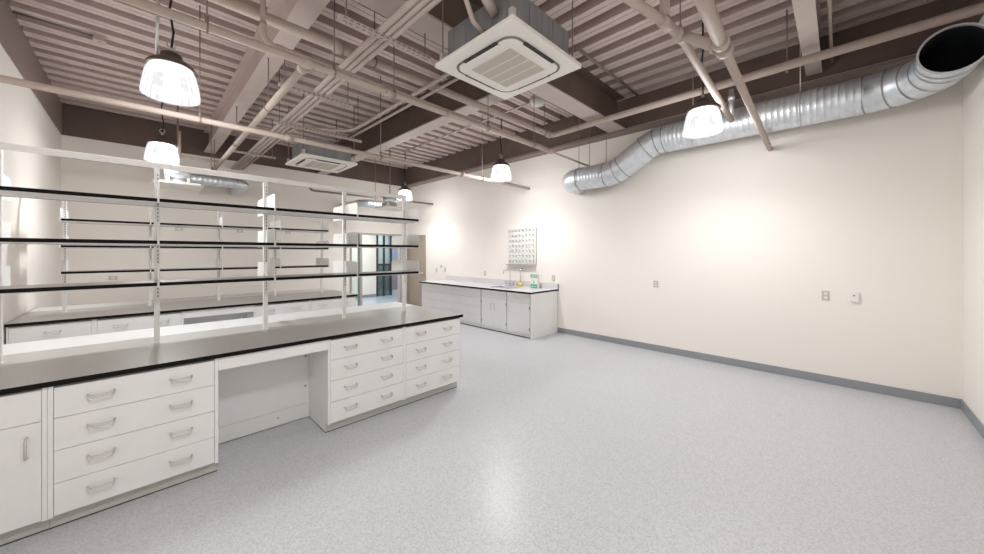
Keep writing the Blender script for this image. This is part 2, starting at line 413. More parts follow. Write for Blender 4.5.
def bench():
    out = {}
    yb = 3.846
    # door cabinet against the left wall
    t = thing('base_cabinet', 'x', 'cabinet', ((-1.015-0.392)/2, FY+0.25, 0))
    cabinet_shell(t, -1.015, -0.391, yb, 0.012, 0.020)
    dr = MB('white').box(-1.000, -0.4125, FY, FY+0.016, 0.6825, 0.866).build('drawer', t, 0.0015)
    pull(MB('handle'), -0.70, 0.775, FY).build('handle', dr)
    do = MB('white').box(-1.000, -0.4125, FY, FY+0.016, 0.098, 0.6795).build('door', t, 0.0015)
    hv = MB('handle').tube([(-0.465, FY, 0.605), (-0.465, FY-0.03, 0.60), (-0.465, FY-0.034, 0.585), (-0.465, FY-0.034, 0.505), (-0.465, FY-0.03, 0.49), (-0.465, FY, 0.485)], 0.006, 6)
    hv.build('handle', do)
    out['door'] = t
    def dcab(x0, x1, gl, gr, hx):
        t = thing('drawer_cabinet', 'x', 'cabinet', ((x0+x1)/2, FY+0.25, 0))
        cabinet_shell(t, x0, x1, yb, gl, gr)
        drawers(t, x0+gl+0.002, x1-gr-0.002, hx)
        return t
    out['d1'] = dcab(-0.390, 0.414, 0.022, 0.022, (-0.176, 0.204))
    out['d2'] = dcab(1.213, 2.009, 0.022, 0.016, (1.42, 1.795))
    out['d3'] = dcab(2.010, 2.787, 0.020, 0.004, (2.212, 2.58))
    # rail over the knee space
    t = thing('knee_space_rail', 'x', 'panel', ((0.414+1.213)/2, FY+0.02, 0.784))
    MB('white').box(0.415, 1.212, FY, FY+0.02, 0.784, ZC-0.012).build('board', t, 0.0015)
    MB('white').box(0.415, 1.212, FY+0.006, FY+0.03, ZC-0.012, ZC).build('cleat', t)
    out['rail'] = t
    # rear run (its face closes the knee space)
    t = thing('rear_base_unit', 'x', 'cabinet', (0.9, 4.37, 0))
    b = MB('white'); b.box(-1.015, 2.787, 3.85, 4.88, 0.09, ZC); b.box(-1.015, 2.787, 3.852, 4.80, 0.006, 0.09, 'white'); b.box(-1.015, 2.787, 3.853, 4.80, 0, 0.006, 'seal')
    b.build('body', t, 0.0015)
    p = MB('white'); p.box(0.416, 1.211, 3.844, 3.85, 0.15, ZC-0.002); p.box(0.416, 1.211, 3.842, 3.85, 0.008, 0.148)
    p.build('knee_panel', t)
    for zz in (0.32, 0.62): MB('line').box(1.17, 1.185, 3.838, 3.844, zz, zz+0.015).build('panel_clip', t)
    MB('line').box(0.93, 0.942, 3.838, 3.842, 0.075, 0.087).build('panel_clip', t)
    out['rear'] = t
    # worktops
    e = dict(top='epoxy', bot='white', y0='black', x1='black', y1='black', x0='black')
    out['top'] = thing('worktop', 'x', 'worktop', ((XE0+XE1)/2, 3.85, ZC))
    MB('epoxy').box(XE0, XE1, YC0, YSEAM, ZC, ZTOP, faces=e).build('slab', out['top'])
    out['top2'] = thing('worktop', 'x', 'worktop', ((XE0+XE1)/2, 4.66, ZC))
    MB('rear_top').box(XE0, XE1, YSEAM+0.001, YC1, ZC, ZTOP, faces=dict(top='rear_top', bot='white', y0='black', x1='black', y1='black', x0='black')).build('slab', out['top2'])
    # rack: posts, rail, brackets
    YP = 4.107
    PX = [0.097 + 0.7903*k for k in range(-1, 4)]
    t = thing('shelf_rack', 'x', 'rack', (0.9, YP, ZTOP))
    ZR = 2.436
    for x in PX:
        b = MB('white_metal'); b.box(x-0.018, x+0.018, YP-0.018, YP+0.018, ZTOP, ZR-0.045)
        z = 1.30
        while z < ZR-0.09:
            b.box(x+0.002, x+0.009, YP-0.0188, YP-0.018, z, z+0.016, 'slot')
            z += 0.032
        b.box(x-0.022, x+0.022, YP-0.022, YP+0.022, ZTOP, ZTOP+0.004)
        b.build('post', t)
    MB('white_metal').box(-1.02, PX[-1]+0.018, YP-0.02, YP+0.02, ZR-0.045, ZR).build('top_rail', t, 0.003)
    LV = (2.097, 1.770, 1.444)
    for z in LV:
        for x in PX:
            b = MB('white_metal')
            zb, zt = z-0.035, z+0.135
            def plate(ya, yb_):
                s = 1 if yb_ > ya else -1
                c = 0.03
                pts = [(x-0.0015, ya, zb), (x-0.0015, yb_, zb), (x-0.0015, yb_, zt-c), (x-0.0015, yb_-s*c*0.3, zt-c*0.3), (x-0.0015, yb_-s*c, zt), (x-0.0015, ya, zt)]
                b.poly_prism(pts, (0.003, 0, 0))
            plate(YP-0.018, 3.748); plate(YP+0.018, 4.43)
            b.box(x-0.006, x+0.006, 3.7455, 3.7485, z-0.036, z+0.002)
            b.build('bracket', t)
    out['rack'] = t
    out['shelf'] = []
    for li, z in enumerate(LV):
        for k in range(4):
            x0, x1 = PX[k]+0.0065, PX[k+1]-0.0065
            s = thing('shelf', 'x', 'shelf', ((x0+x1)/2, 3.92, z-0.032))
            b = MB('shelftop'); b.box(x0, x1, 3.75, 4.086, z-0.026, z, faces=dict(top='shelftop', bot='black', y0='black', y1='black', x0='black', x1='black')); b.box(x0, x1, 4.081, 4.0875, z-0.034, z+0.001, 'black')
            b.build('board', s)
            MB('white').box(x0+0.001, x1-0.001, 3.756, 4.080, z-0.032, z-0.026).build('underside', s)
            out['shelf'].append((li, k, s))
    return out

B1 = bench()
BD = (0, 2.985, 0)
LAB = {
 'door': ('white base cabinet with one drawer over a tall door, on the front island', 'white cabinet with one wide drawer, under the far bench where it meets the wall'),
 'd1': ('white four-drawer cabinet between the door cabinet and the open knee space, front island', 'white drawer cabinet of the far bench, beside its open knee space on the wall side'),
 'd2': ('white four-drawer cabinet directly after the knee space, front island', 'white drawer cabinet of the far bench, just after its open knee space'),
 'd3': ('white four-drawer cabinet at the free end of the front island', 'white drawer cabinet at the free end of the far bench, near the glass entrance'),
 'rail': ('white horizontal rail across the top of the front island knee space', 'white horizontal rail across the top of the far bench knee space'),
 'rear': ('white rear half of the front island whose panel closes the knee space', 'white rear half of the far bench behind its knee space'),
 'top': ('long grey worktop with black edge on the front island', 'long grey worktop with black edge on the far bench behind the rack'),
 'top2': ('pale strip of worktop along the back of the front island', 'pale strip of worktop along the back of the far bench'),
 'rack': ('tall white metal shelf rack with slotted posts standing on the front island', 'white metal shelf rack with slotted posts standing on the far bench'),
}
GRP = {'door': 'laboratory bench cabinets', 'd1': 'laboratory bench cabinets', 'd2': 'laboratory bench cabinets', 'd3': 'laboratory bench cabinets', 'top': 'bench worktops', 'top2': 'bench worktops'}
LEVEL = ('topmost', 'middle', 'lowest')
BAY = ('first bay, nearest the side wall', 'second bay from the side wall', 'third bay from the side wall', 'end bay, nearest the glass entrance')
for k, (a, b) in LAB.items():
    o = B1[k]
    o['label'] = a
    if k in GRP: o['group'] = GRP[k]
    dup(o, BD, b)
for li, k, s in B1['shelf']:
    s['label'] = '%s black-edged shelf of the front island rack, %s' % (LEVEL[li], BAY[k])
    s['group'] = 'shelves on the front island rack'
    dup(s, BD, '%s black-edged shelf of the far bench rack, %s' % (LEVEL[li], BAY[k]), 'shelves on the far bench rack')

# ------------------------------------------------------------------ sink run on the long wall
SX = 5.32
YS0, YS1 = 4.2068, 8.03
def sink_cab(name, label, y0, y1, end=False, hollow=False):
    t = thing(name, label, 'cabinet', (5.75, (y0+y1)/2, 0), 'sink counter cabinets')
    b = MB('white'); ys = y0+0.02 if end else y0
    if hollow:
        b.box(SX+0.018, XR-0.014, ys, y1, 0.09, 0.60); b.box(SX+0.018, XR-0.014, ys, ys+0.02, 0.60, ZC); b.box(SX+0.018, XR-0.014, y1-0.02, y1, 0.60, ZC); b.box(SX+0.018, SX+0.036, ys+0.02, y1-0.02, 0.60, ZC); b.box(XR-0.034, XR-0.014, ys+0.02, y1-0.02, 0.60, ZC)
    else: b.box(SX+0.018, XR-0.014, ys, y1, 0.09, ZC)
    if end: b.box(SX, XR-0.014, y0, y0+0.02, 0.0, ZC)
    b.build('body', t, 0.0015)
    k = MB('white'); ya = y0+0.02 if end else y0
    k.box(SX+0.06, XR-0.014, ya, y1, 0.012, 0.09); k.box(SX+0.058, XR-0.014, ya, y1, 0, 0.012, 'seal'); k.build('toe_kick', t)
    return t
def vpull(mb, y, z0, z1):
    return mb.tube([(SX, y, z1), (SX-0.03, y, z1-0.004), (SX-0.03, y, z0+0.004), (SX, y, z0)], 0.005, 6)
def hinge(y, zs, par):
    for z in zs:
        MB('slot').box(SX-0.006, SX+0.001, y-0.006, y+0.006, z-0.03, z+0.03).build('hinge', par)
t = sink_cab('drawer_cabinet', 'wide white drawer cabinet of the sink counter, nearest the taupe door', 5.635, 7.99)
MB('line2').box(SX+0.012, SX+0.018, 5.64, 7.985, 0.095, ZC-0.008).build('reveal', t)
for i in range(4):
    MB('white').box(SX, SX+0.016, 5.66, 7.95, SEAMS[i+1]+0.0025, SEAMS[i]-0.0025).build('drawer', t, 0.0015)
t = sink_cab('sink_cabinet', 'white sink cabinet with a pair of doors below the tap', 4.87, 5.634, hollow=True)
MB('line2').box(SX+0.012, SX+0.018, 4.875, 5.63, 0.095, ZC-0.008).build('reveal', t)
MB('white').box(SX, SX+0.016, 4.88, 5.625, 0.722, 0.866).build('false_front', t, 0.0015)
for ya, yb_, hy_, gy in ((4.88, 5.252, 5.20, 4.885), (5.255, 5.625, 5.305, 5.62)):
    do = MB('white').box(SX, SX+0.016, ya, yb_, 0.098, 0.718).build('door', t, 0.0015)
    vpull(MB('handle'), hy_, 0.47, 0.60).build('handle', do)
    hinge(gy, (0.20, 0.61), do)
t = sink_cab('base_cabinet', 'white cabinet with one drawer over one door, at the near end of the sink counter', 4.2275, 4.868, True)
MB('line2').box(SX+0.012, SX+0.018, 4.26, 4.86, 0.095, ZC-0.008).build('reveal', t)
dr = MB('white').box(SX, SX+0.016, 4.265, 4.855, 0.690, 0.866).build('drawer', t, 0.0015)
MB('handle').tube([(SX, 4.50, 0.78), (SX-0.03, 4.50, 0.776), (SX-0.03, 4.62, 0.776), (SX, 4.62, 0.78)], 0.005, 6).build('handle', dr)
do = MB('white').box(SX, SX+0.016, 4.265, 4.855, 0.098, 0.686).build('door', t, 0.0015)
vpull(MB('handle'), 4.80, 0.47, 0.60).build('handle', do); hinge(4.27, (0.19, 0.60), do)
# worktop with sink opening, backsplash
t = thing('worktop', 'pale grey worktop with black edge and upstand along the sink wall', 'worktop', (5.75, 6.1, ZC), 'bench worktops')
HX0, HX1, HY0, HY1 = 5.50, 5.92, 4.98, 5.56
b = MB('sinktop')
ff = dict(top='sinktop', bot='white', y0='black', x0='black', x1='black', y1='black')
XS0 = 5.291
b.box(XS0, XR-0.004, YS0, HY0, ZC, ZTOP, faces=ff)
b.box(XS0, XR-0.004, HY1, YS1, ZC, ZTOP, faces=ff)
b.box(XS0, HX0, HY0, HY1, ZC, ZTOP, faces=dict(ff, x1='sinktop', y0='sinktop', y1='sinktop')); b.box(HX1, XR-0.004, HY0, HY1, ZC, ZTOP, faces=dict(ff, x0='sinktop'))
b.build('slab', t)
MB('sinktop').box(XR-0.028, XR-0.004, YS0, 8.03, ZTOP, ZTOP+0.115, faces=dict(y0='black', top='sinktop', bot='sinktop', x0='sinktop', x1='sinktop', y1='sinktop')).build('upstand', t)
bs = MB('sinkbowl')
g_ = 0.004
bs.box(HX0+g_, HX1-g_, HY0+g_, HY1-g_, 0.62, 0.63); bs.box(HX0+g_, HX0+g_+0.008, HY0+g_, HY1-g_, 0.63, ZC+0.02); bs.box(HX1-g_-0.008, HX1-g_, HY0+g_, HY1-g_, 0.63, ZC+0.02)
bs.box(HX0+g_+0.008, HX1-g_-0.008, HY0+g_, HY0+g_+0.008, 0.63, ZC+0.02); bs.box(HX0+g_+0.008, HX1-g_-0.008, HY1-g_-0.008, HY1-g_, 0.63, ZC+0.02)
bs.lathe([(0.03, 0.631), (0.0, 0.633)], 5.7, 5.27, 16, 'slot')
tag(bs.build('sink'), 'steel sink bowl set into the pale grey worktop below the tap', 'sink')
# tap
ZT_ = ZTOP
ZTOP = ZTOP + 0.001
FXX, FYY = 6.03, 5.41
t = thing('laboratory_tap', 'chrome gooseneck laboratory tap with two handles at the sink', 'tap', (FXX, FYY, ZTOP))
m = MB('steel'); m.lathe([(0.03, ZTOP), (0.03, ZTOP+0.02), (0.016, ZTOP+0.05), (0.016, ZTOP+0.06)], FXX, FYY, 16, cap0=True, cap1=True)
m.box(FXX-0.018, FXX+0.018, FYY-0.12, FYY+0.12, ZTOP+0.045, ZTOP+0.065); m.build('base', t)
m = MB('steel').tube([(FXX, FYY, ZTOP+0.05), (FXX, FYY, 1.255), (FXX-0.02, FYY+0.005, 1.285), (FXX-0.05, FYY+0.01, 1.29), (FXX-0.17, FYY+0.03, 1.285), (FXX-0.19, FYY+0.033, 1.27), (FXX-0.195, FYY+0.034, 1.20)], 0.009, 10)
m.build('spout', t)
for dy in (-0.11, 0.11):
    m = MB('steel'); m.tube([(FXX, FYY+dy, ZTOP), (FXX, FYY+dy, ZTOP+0.09)], 0.012); m.box(FXX-0.06, FXX+0.012, FYY+dy-0.009, FYY+dy+0.009, ZTOP+0.088, ZTOP+0.105); m.build('tap_handle', t, 0.003)
# drain tube with yellow cap
t = thing('drain_tube', 'thin drain tube from the pegboard down to a yellow foot beside the tap', 'tube', (6.10, 5.16, ZTOP))
MB('steel').tube([(6.10, 5.16, ZTOP+0.07), (6.10, 5.16, 1.29), (6.12, 5.16, 1.31), (6.19, 5.16, 1.315)], 0.009, 8).build('pipe', t)
m = MB('yellow'); m.lathe([(0.02, ZTOP), (0.05, ZTOP+0.01), (0.055, ZTOP+0.05), (0.035, ZTOP+0.085), (0.0, ZTOP+0.09)], 6.10, 5.16, 16, cap0=True); m.build('foot', t)
m = MB('orange'); m.tube([(6.045, 5.19, ZTOP+0.04), (6.02, 5.20, ZTOP+0.05)], 0.022, 10); m.build('plug', t)
# green and white carton standing by the tap
t = thing('carton', 'small white carton with green bands standing on the sink counter by the tap', 'box', (6.05, 4.690, ZTOP))
m = MB('ivory'); m.box(6.015, 6.08, 4.610, 4.800, ZTOP, ZTOP+0.30); m.build('box_body', t, 0.002)
MB('green').box(6.0135, 6.015, 4.615, 4.795, ZTOP+0.225, ZTOP+0.297).build('top_band', t)
m = MB('green'); m.box(6.0135, 6.015, 4.615, 4.795, ZTOP+0.003, ZTOP+0.085); m.build('bottom_band', t)
m = MB('ivory')
for k in range(5): m.box(6.0125, 6.0135, 4.630+k*0.03, 4.650+k*0.03, ZTOP+0.245, ZTOP+0.275)
for k in range(6): m.box(6.0125, 6.0135, 4.630+k*0.026, 4.645+k*0.026, ZTOP+0.03, ZTOP+0.05)
m.box(6.0125, 6.0135, 4.695, 4.715, ZTOP+0.11, ZTOP+0.16, 'slot'); m.build('print', t)
ZTOP = ZT_
# drying pegboard
PY0, PY1, PZ0, PZ1 = 4.79, 5.597, 1.42, 2.25
t = thing('drying_pegboard', 'white drying pegboard with rows of pegs on the wall above the tap', 'pegboard', (XR-0.03, (PY0+PY1)/2, 1.30))
m = MB('ivory'); m.box(XR-0.025, XR-0.0015, PY0, PY1, PZ0, PZ1, faces=dict(x0='ivory', y0='slot', y1='slot', top='ivory', bot='slot', x1='ivory')); m.build('mount_board', t)
for r in range(7):
    for c in range(8):
        y = PY0 + 0.055 + c*(PY1-PY0-0.11)/7; z = PZ0 + 0.07 + r*(PZ1-PZ0-0.13)/6
        MB('peg').tube([(XR-0.025, y, z), (XR-0.07, y, z+0.025), (XR-0.115, y, z+0.052)], 0.012, 7, radii=[0.017, 0.014, 0.009]).build('peg', t)
m = MB('plate'); m.box(XR-0.10, XR-0.0015, PY0-0.0, PY1+0.03, PZ0-0.03, PZ0-0.005); m.build('tray', t)
m = MB('ivory'); m.box(XR-0.02, XR-0.0015, PY0, PY1+0.02, PZ0-0.115, PZ0-0.03); m.build('splash_strip', t)

# ------------------------------------------------------------------ wall plates
def plate(label, pos, wall, kind='outlet', wd=0.075, hh=0.115):
    x, y, z = pos
    t = thing('outlet_plate' if kind != 'box' else 'control_switch', label, 'outlet' if kind != 'box' else 'control', pos)
    def bx(mb, a0, a1, z0, z1, d0, d1, m=None):
        if wall == 'R': mb.box(XR-d1, XR-d0, y+a0, y+a1, z+z0, z+z1, m)
        else: mb.box(x+a0, x+a1, YB-d1, YB-d0, z+z0, z+z1, m)
        return mb
    bx(MB('plate' if kind != 'box' else 'white_metal'), -wd/2, wd/2, -hh/2, hh/2, 0, 0.008 if kind != 'box' else 0.03).build('cover', t, 0.002)
    if kind == 'box':
        bx(MB('slot'), -0.008, 0.008, 0.005, 0.02, 0.03, 0.031).build('sensor', t)
    else:
        n = 2 if wd < 0.1 else 2
        for s in (-1, 1):
            for c in ((0,) if wd < 0.1 else (-0.0,)):
                bx(MB('ivory'), -wd*0.24, wd*0.24, s*hh*0.22-hh*0.13, s*hh*0.22+hh*0.13, 0.008, 0.011).build('receptacle', t)
plate('small grey outlet on the bare long wall, midway between sink counter and corner', (XR, 2.231, 1.144), 'R')
plate('grey outlet on the long wall right beside the white control box', (XR, 0.13, 1.127), 'R', wd=0.072, hh=0.12)
plate('small white control box on the long wall near the room corner', (XR, -0.124, 1.136), 'R', 'box', 0.078, 0.118)
plate('small outlet just above the near end of the sink counter', (XR, 4.336, 1.141), 'R')
plate('small outlet above the middle of the sink counter upstand', (XR, 6.443, 1.151), 'R')
plate('small outlet beside the taupe door past the sink counter', (XR, 8.524, 1.17), 'R')
plate('upper small plate with dark centre between taupe door and sink upstand', (XR, 8.302, 1.28), 'R', wd=0.08, hh=0.08)
plate('lower small plate between taupe door and sink upstand', (XR, 8.111, 1.199), 'R')
plate('small plate high on the back wall, seen near the first far rack post', (0.585, YB, 2.195), 'B', wd=0.12, hh=0.08)
plate('small plate high on the back wall, seen behind the middle of the rack', (1.67, YB, 2.20), 'B', wd=0.12, hh=0.08)
plate('small plate high on the back wall, nearest the glass entrance', (2.693, YB, 2.22), 'B', wd=0.12, hh=0.08)
plate('small outlet low on the back wall just above the far worktop', (-0.384, YB, 1.183), 'B', wd=0.12, hh=0.08)

# ------------------------------------------------------------------ steel beams
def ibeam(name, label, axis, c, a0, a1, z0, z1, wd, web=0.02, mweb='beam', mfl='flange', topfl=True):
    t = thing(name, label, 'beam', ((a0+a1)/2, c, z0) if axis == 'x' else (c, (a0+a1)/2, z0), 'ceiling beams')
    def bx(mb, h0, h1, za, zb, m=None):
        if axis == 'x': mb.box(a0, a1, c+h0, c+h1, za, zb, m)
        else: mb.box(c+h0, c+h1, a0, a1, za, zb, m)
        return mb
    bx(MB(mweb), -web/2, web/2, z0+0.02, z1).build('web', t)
    bx(MB(mfl), -wd/2, wd/2, z0, z0+0.02).build('bottom_flange', t)  # paler tone carries the light from below
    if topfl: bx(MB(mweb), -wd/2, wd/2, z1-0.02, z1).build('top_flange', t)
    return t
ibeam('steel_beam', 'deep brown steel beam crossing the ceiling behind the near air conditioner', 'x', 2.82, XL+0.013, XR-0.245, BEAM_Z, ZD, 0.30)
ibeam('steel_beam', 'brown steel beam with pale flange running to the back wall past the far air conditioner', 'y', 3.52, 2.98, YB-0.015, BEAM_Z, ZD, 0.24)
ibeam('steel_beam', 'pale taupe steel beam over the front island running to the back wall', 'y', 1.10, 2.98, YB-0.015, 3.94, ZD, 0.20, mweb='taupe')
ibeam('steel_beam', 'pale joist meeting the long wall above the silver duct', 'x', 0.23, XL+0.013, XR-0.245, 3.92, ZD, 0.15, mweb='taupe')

# ------------------------------------------------------------------ pipes
def pipe(name, label, pts, r, m='pipe', cat='pipe', seg=12, joints=(), group='painted ceiling pipes'):
    mid = Vector(pts[0])
    t = thing(name, label, cat, mid, group)
    MB(m).tube(pts, r, seg).build('run', t)
    for a, b in joints:
        MB(m).tube([a, b], r*1.28, seg).build('coupling', t)
    return t
def clips(t, pts, top=ZD):
    for x, y, z in pts:
        MB('rod').box(x-0.012, x+0.012, y-0.012, y+0.012, z, top).build('hanger_clip', t)
def hanger(x, y, z, r, label, top=ZD, ring=True, m='rod'):
    t = thing('pipe_hanger', label, 'hanger', (x, y, z), 'threaded rod hangers')
    MB(m).tube([(x, y, z+r), (x, y, top+0.0)], 0.006, 6).build('rod', t)
    if ring:
        b = MB(m)
        b.tube(arc((x, y, z), r+0.006, 0, 2*PI, 16, 'yz' if ring == 'x' else 'xz'), 0.007, 6, caps=False)
        b.tube([(x, y, z+r), (x, y, z+r+0.05)], 0.012, 8)
        b.build('clamp', t)
    return t
def elbow_pts(a, c, b, r, n=6):
    a, b, c = Vector(a), Vector(b), Vector(c)
    d0 = (a-c).normalized(); d1 = (b-c).normalized()
    p0 = c + d0*r; p1 = c + d1*r
    out = [a]
    for i in range(n+1):
        s = i/n
        out.append(p0*(1-s)**2 + c*2*s*(1-s) + p1*s*s)
    out.append(b)
    return [tuple(p) for p in out]

pipe('ceiling_pipe', 'long pale pipe spanning the room from side wall to long wall above the rack', [(XL, 5.0, 3.14), (2.5, 5.0, 3.145), (XR, 5.0, 3.14)], 0.033, joints=[((1.30, 5, 3.143), (1.38, 5, 3.143)), ((4.2, 5, 3.143), (4.28, 5, 3.143))])
pipe('ceiling_pipe', 'taupe pipe with couplings crossing above the front island to the long wall', [(-0.6, 3.34, 3.36), (4.80, 3.40, 3.36)], 0.033, joints=[((1.0, 3.36, 3.36), (1.09, 3.361, 3.36)), ((2.6, 3.376, 3.36), (2.67, 3.377, 3.36)), ((1.80, 3.365, 3.36), (1.86, 3.366, 3.36)), ((4.74, 3.40, 3.36), (4.82, 3.40, 3.36))])
pipe('ceiling_pipe', 'thin pipe end slanting from a coupling to the long wall beside the silver duct', [(4.82, 3.40, 3.36), (6.22, 3.45, 3.36)], 0.018, seg=8)
pts = elbow_pts((0.72, 3.41, ZD), (0.72, 3.41, 3.435), (4.75, 3.44, 3.41), 0.10)
pipe('ceiling_pipe', 'thin conduit dropping from the deck and bending beside the couplings', pts, 0.021, joints=[((0.72, 3.41, 3.60), (0.72, 3.41, 3.54)), ((0.82, 3.41, 3.434), (0.87, 3.41, 3.434))])
pts = elbow_pts((-0.3, 3.59, 3.75), (5.12, 3.61, 3.75), (5.05, YF, 3.76), 0.10)
pipe('ceiling_pipe', 'thick pale pipe with a corner elbow, passing below the joist and above the duct mouth', pts, 0.047, joints=[((1.37, 3.596, 3.75), (1.45, 3.596, 3.75)), ((5.0, 3.61, 3.75), (5.06, 3.61, 3.75))])
pipe('ceiling_pipe', 'branch pipe teeing off the coupled pipe toward the back wall', [(1.045, 3.395, 3.36), (1.045, 9.2, 3.36)], 0.036, joints=[((1.045, 3.42, 3.36), (1.045, 3.50, 3.36))])
# pair of pipes over the open floor
pts = [(1.7, 0.53, 3.13), (2.85, 0.584, 3.13)]
pipe('ceiling_pipe', 'thick pale pipe above the open floor ending in a coupling in front of the duct', pts, 0.043, joints=[((2.80, 0.582, 3.13), (2.86, 0.585, 3.13)), ((2.92, 0.586, 3.13), (2.98, 0.588, 3.13))])
pipe('ceiling_pipe', 'pale pipe passing just below the silver duct into the long wall', [(2.86, 0.584, 3.13), (XR, 0.694, 3.13)], 0.032)
pts = elbow_pts((2.2, 1.02, 3.40), (2.80, 0.925, 3.40), (3.05, 0.90, 3.40), 0.08)
pipe('ceiling_pipe', 'pale pipe with elbow and riser that stops at the front of the silver duct', [(2.1, 1.06, 3.40), (2.76, 0.932, 3.40), (3.03, 0.90, 3.40), (5.42, 1.0, 3.40)], 0.034, joints=[((2.72, 0.94, 3.40), (2.84, 0.922, 3.40)), ((2.95, 0.91, 3.40), (3.08, 0.902, 3.40))])
pipe('ceiling_pipe', 'short riser going up to the deck from the elbow over the open floor', [(2.77, 0.93, 3.44), (2.77, 0.93, ZD)], 0.036)
pipe('ceiling_pipe', 'short sloping pipe linking the two pale pipes over the open floor', [(3.03, 0.87, 3.39), (2.95, 0.63, 3.16)], 0.036, joints=[((2.96, 0.65, 3.18), (2.945, 0.62, 3.15))])
pipe('ceiling_pipe', 'short grey riser with side outlet where a pipe stops at the duct', [(5.42, 1.0, 3.38), (5.42, 1.0, 3.80)], 0.030, m='galv', joints=[((5.42, 1.0, 3.66), (5.42, 1.0, 3.72))])
# back of the room
pipe('ceiling_pipe', 'brown pipe with a hairpin end low on the back of the room', [(2.85, 8.72, 3.215), (2.80, 8.7, 3.205), (2.77, 8.7, 3.175), (2.80, 8.7, 3.14), (2.86, 8.7, 3.13), (XR, 8.7, 3.15)], 0.026, m='rod')
pipe('ceiling_pipe', 'brown pipe running just above the hairpin toward the glass entrance', [(-0.9, 8.75, 3.215), (4.55, 8.75, 3.22), (4.62, 8.75, 3.20), (4.62, 8.75, 3.18)], 0.024, m='rod')
pipe('ceiling_pipe', 'short taupe cross pipe near the back of the pale beam', [(0.502, 8.6, 3.44), (1.06, 8.6, 3.46)], 0.022)
t = thing('sprinkler_riser', 'short upright riser with brass sprinkler head in front of the dark back beam', 'sprinkler', (0.502, 8.6, 3.44), None)
MB('pipe').tube([(0.502, 8.6, 3.42), (0.502, 8.6, 3.86)], 0.024, 10).build('pipe', t)
m = MB('brass'); m.tube([(0.502, 8.6, 3.86), (0.502, 8.6, 3.90)], 0.016, 8); m.lathe([(0.0, 3.905), (0.03, 3.90), (0.03, 3.91), (0.0, 3.915)], 0.502, 8.6, 10); m.build('head', t)
# conduits on trapeze struts
for k, dx in enumerate((-0.062, 0.0, 0.062)):
    pipe('conduit', 'taupe conduit of the flat triple run above the front island, %s' % ('side wall edge', 'middle one', 'long wall edge')[k], [(1.58+dx, 2.0, 3.668), (1.58+dx, YB-0.016, 3.668)], 0.028, m='flange', cat='conduit', group='triple conduit run')
def trapeze(x0, x1, y, label, z=3.622, top=ZD):
    t = thing('strut_trapeze', label, 'bracket', ((x0+x1)/2, y, z), 'strut trapezes')
    b = MB('flange'); b.box(x0, x1, y-0.02, y+0.02, z-0.02, z+0.015)
    x = x0+0.03
    while x < x1-0.03:
        b.box(x, x+0.03, y-0.0205, y-0.02, z-0.008, z+0.004, 'slot'); b.box(x, x+0.03, y-0.007, y+0.007, z-0.0205, z-0.02, 'slot'); x += 0.055
    b.build('channel', t)
    for x in (x0+0.06, x1-0.06):
        MB('rod').tube([(x, y, z-0.03), (x, y, top)], 0.006, 6).build('hanging_rod', t)
trapeze(1.15, 2.05, 2.92, 'slotted strut trapeze under the triple conduits, nearest the air conditioner', top=BEAM_Z)
trapeze(1.12, 1.98, 4.58, 'slotted strut trapeze under the triple conduits, above the front island')
trapeze(1.40, 2.72, 5.93, 'slotted strut trapeze under the triple conduits, second before the back wall')
trapeze(1.25, 1.95, 8.2, 'slotted strut trapeze under the triple conduits, nearest the back wall')
pts = [(2.42, 3.0, 3.672), (2.44, 5.2, 3.672), (2.43, 5.55, 3.672), (2.36, 5.72, 3.672), (2.2, 5.84, 3.672), (1.98, 5.95, 3.672), (1.82, 6.05, 3.672), (1.75, 6.2, 3.672), (1.72, 6.5, 3.672), (1.72, YB-0.016, 3.672)]
pipe('conduit', 'single conduit swerving across to join the triple run', pts, 0.022, m='pipe', cat='conduit', group='loose conduits')
pipe('conduit', 'single conduit running straight under the near air conditioner toward the far one', [(2.56, 3.0, 3.672), (2.56, 6.0, 3.672)], 0.018, m='pipe', cat='conduit', group='loose conduits')
pipe('conduit', 'bright silver conduit under the deck above the far corner pendant', [(4.968, 3.2, 4.385), (4.968, 8.25, 4.385)], 0.013, m='emt', cat='conduit', seg=8, group='loose conduits')
TC = pipe('conduit', 'bright silver conduit across the deck behind the triple conduit run', [(1.3, 7.64, 4.386), (2.8, 7.64, 4.386)], 0.013, m='emt', cat='conduit', seg=8, group='loose conduits')
clips(TC, [(1.5, 7.64, 4.39), (2.6, 7.64, 4.39)])
pipe('conduit', 'thin dark conduit under the near deck along the cross beam', [(4.0, 2.45, 4.37), (6.0, 2.45, 4.37)], 0.018, m='rod', cat='conduit', seg=8, group='loose conduits')
TC = pipe('conduit', 'thin conduit along the pale joist above the duct', [(3.9, 0.07, 4.05), (5.95, 0.07, 4.0)], 0.016, m='pipe', cat='conduit', seg=8, group='loose conduits')
clips(TC, [(4.2, 0.07, 4.05), (5.6, 0.07, 4.02)])
# junction box with conduit on the deck near the side wall
t = thing('junction_box', 'small square junction box with thin conduit on the deck near the side wall', 'box', (-0.365, 6.6, 4.33))
MB('flange').box(-0.42, -0.31, 6.55, 6.66, 4.33, ZD).build('box_body', t, 0.003)
MB('slot').tube([(-0.40, 6.6, 4.38), (XL+0.012, 6.6, 4.39)], 0.010, 8).build('conduit', t)
MB('slot').lathe([(0.014, 4.3285), (0.0, 4.3283)], -0.365, 6.6, 10).build('knockout', t)
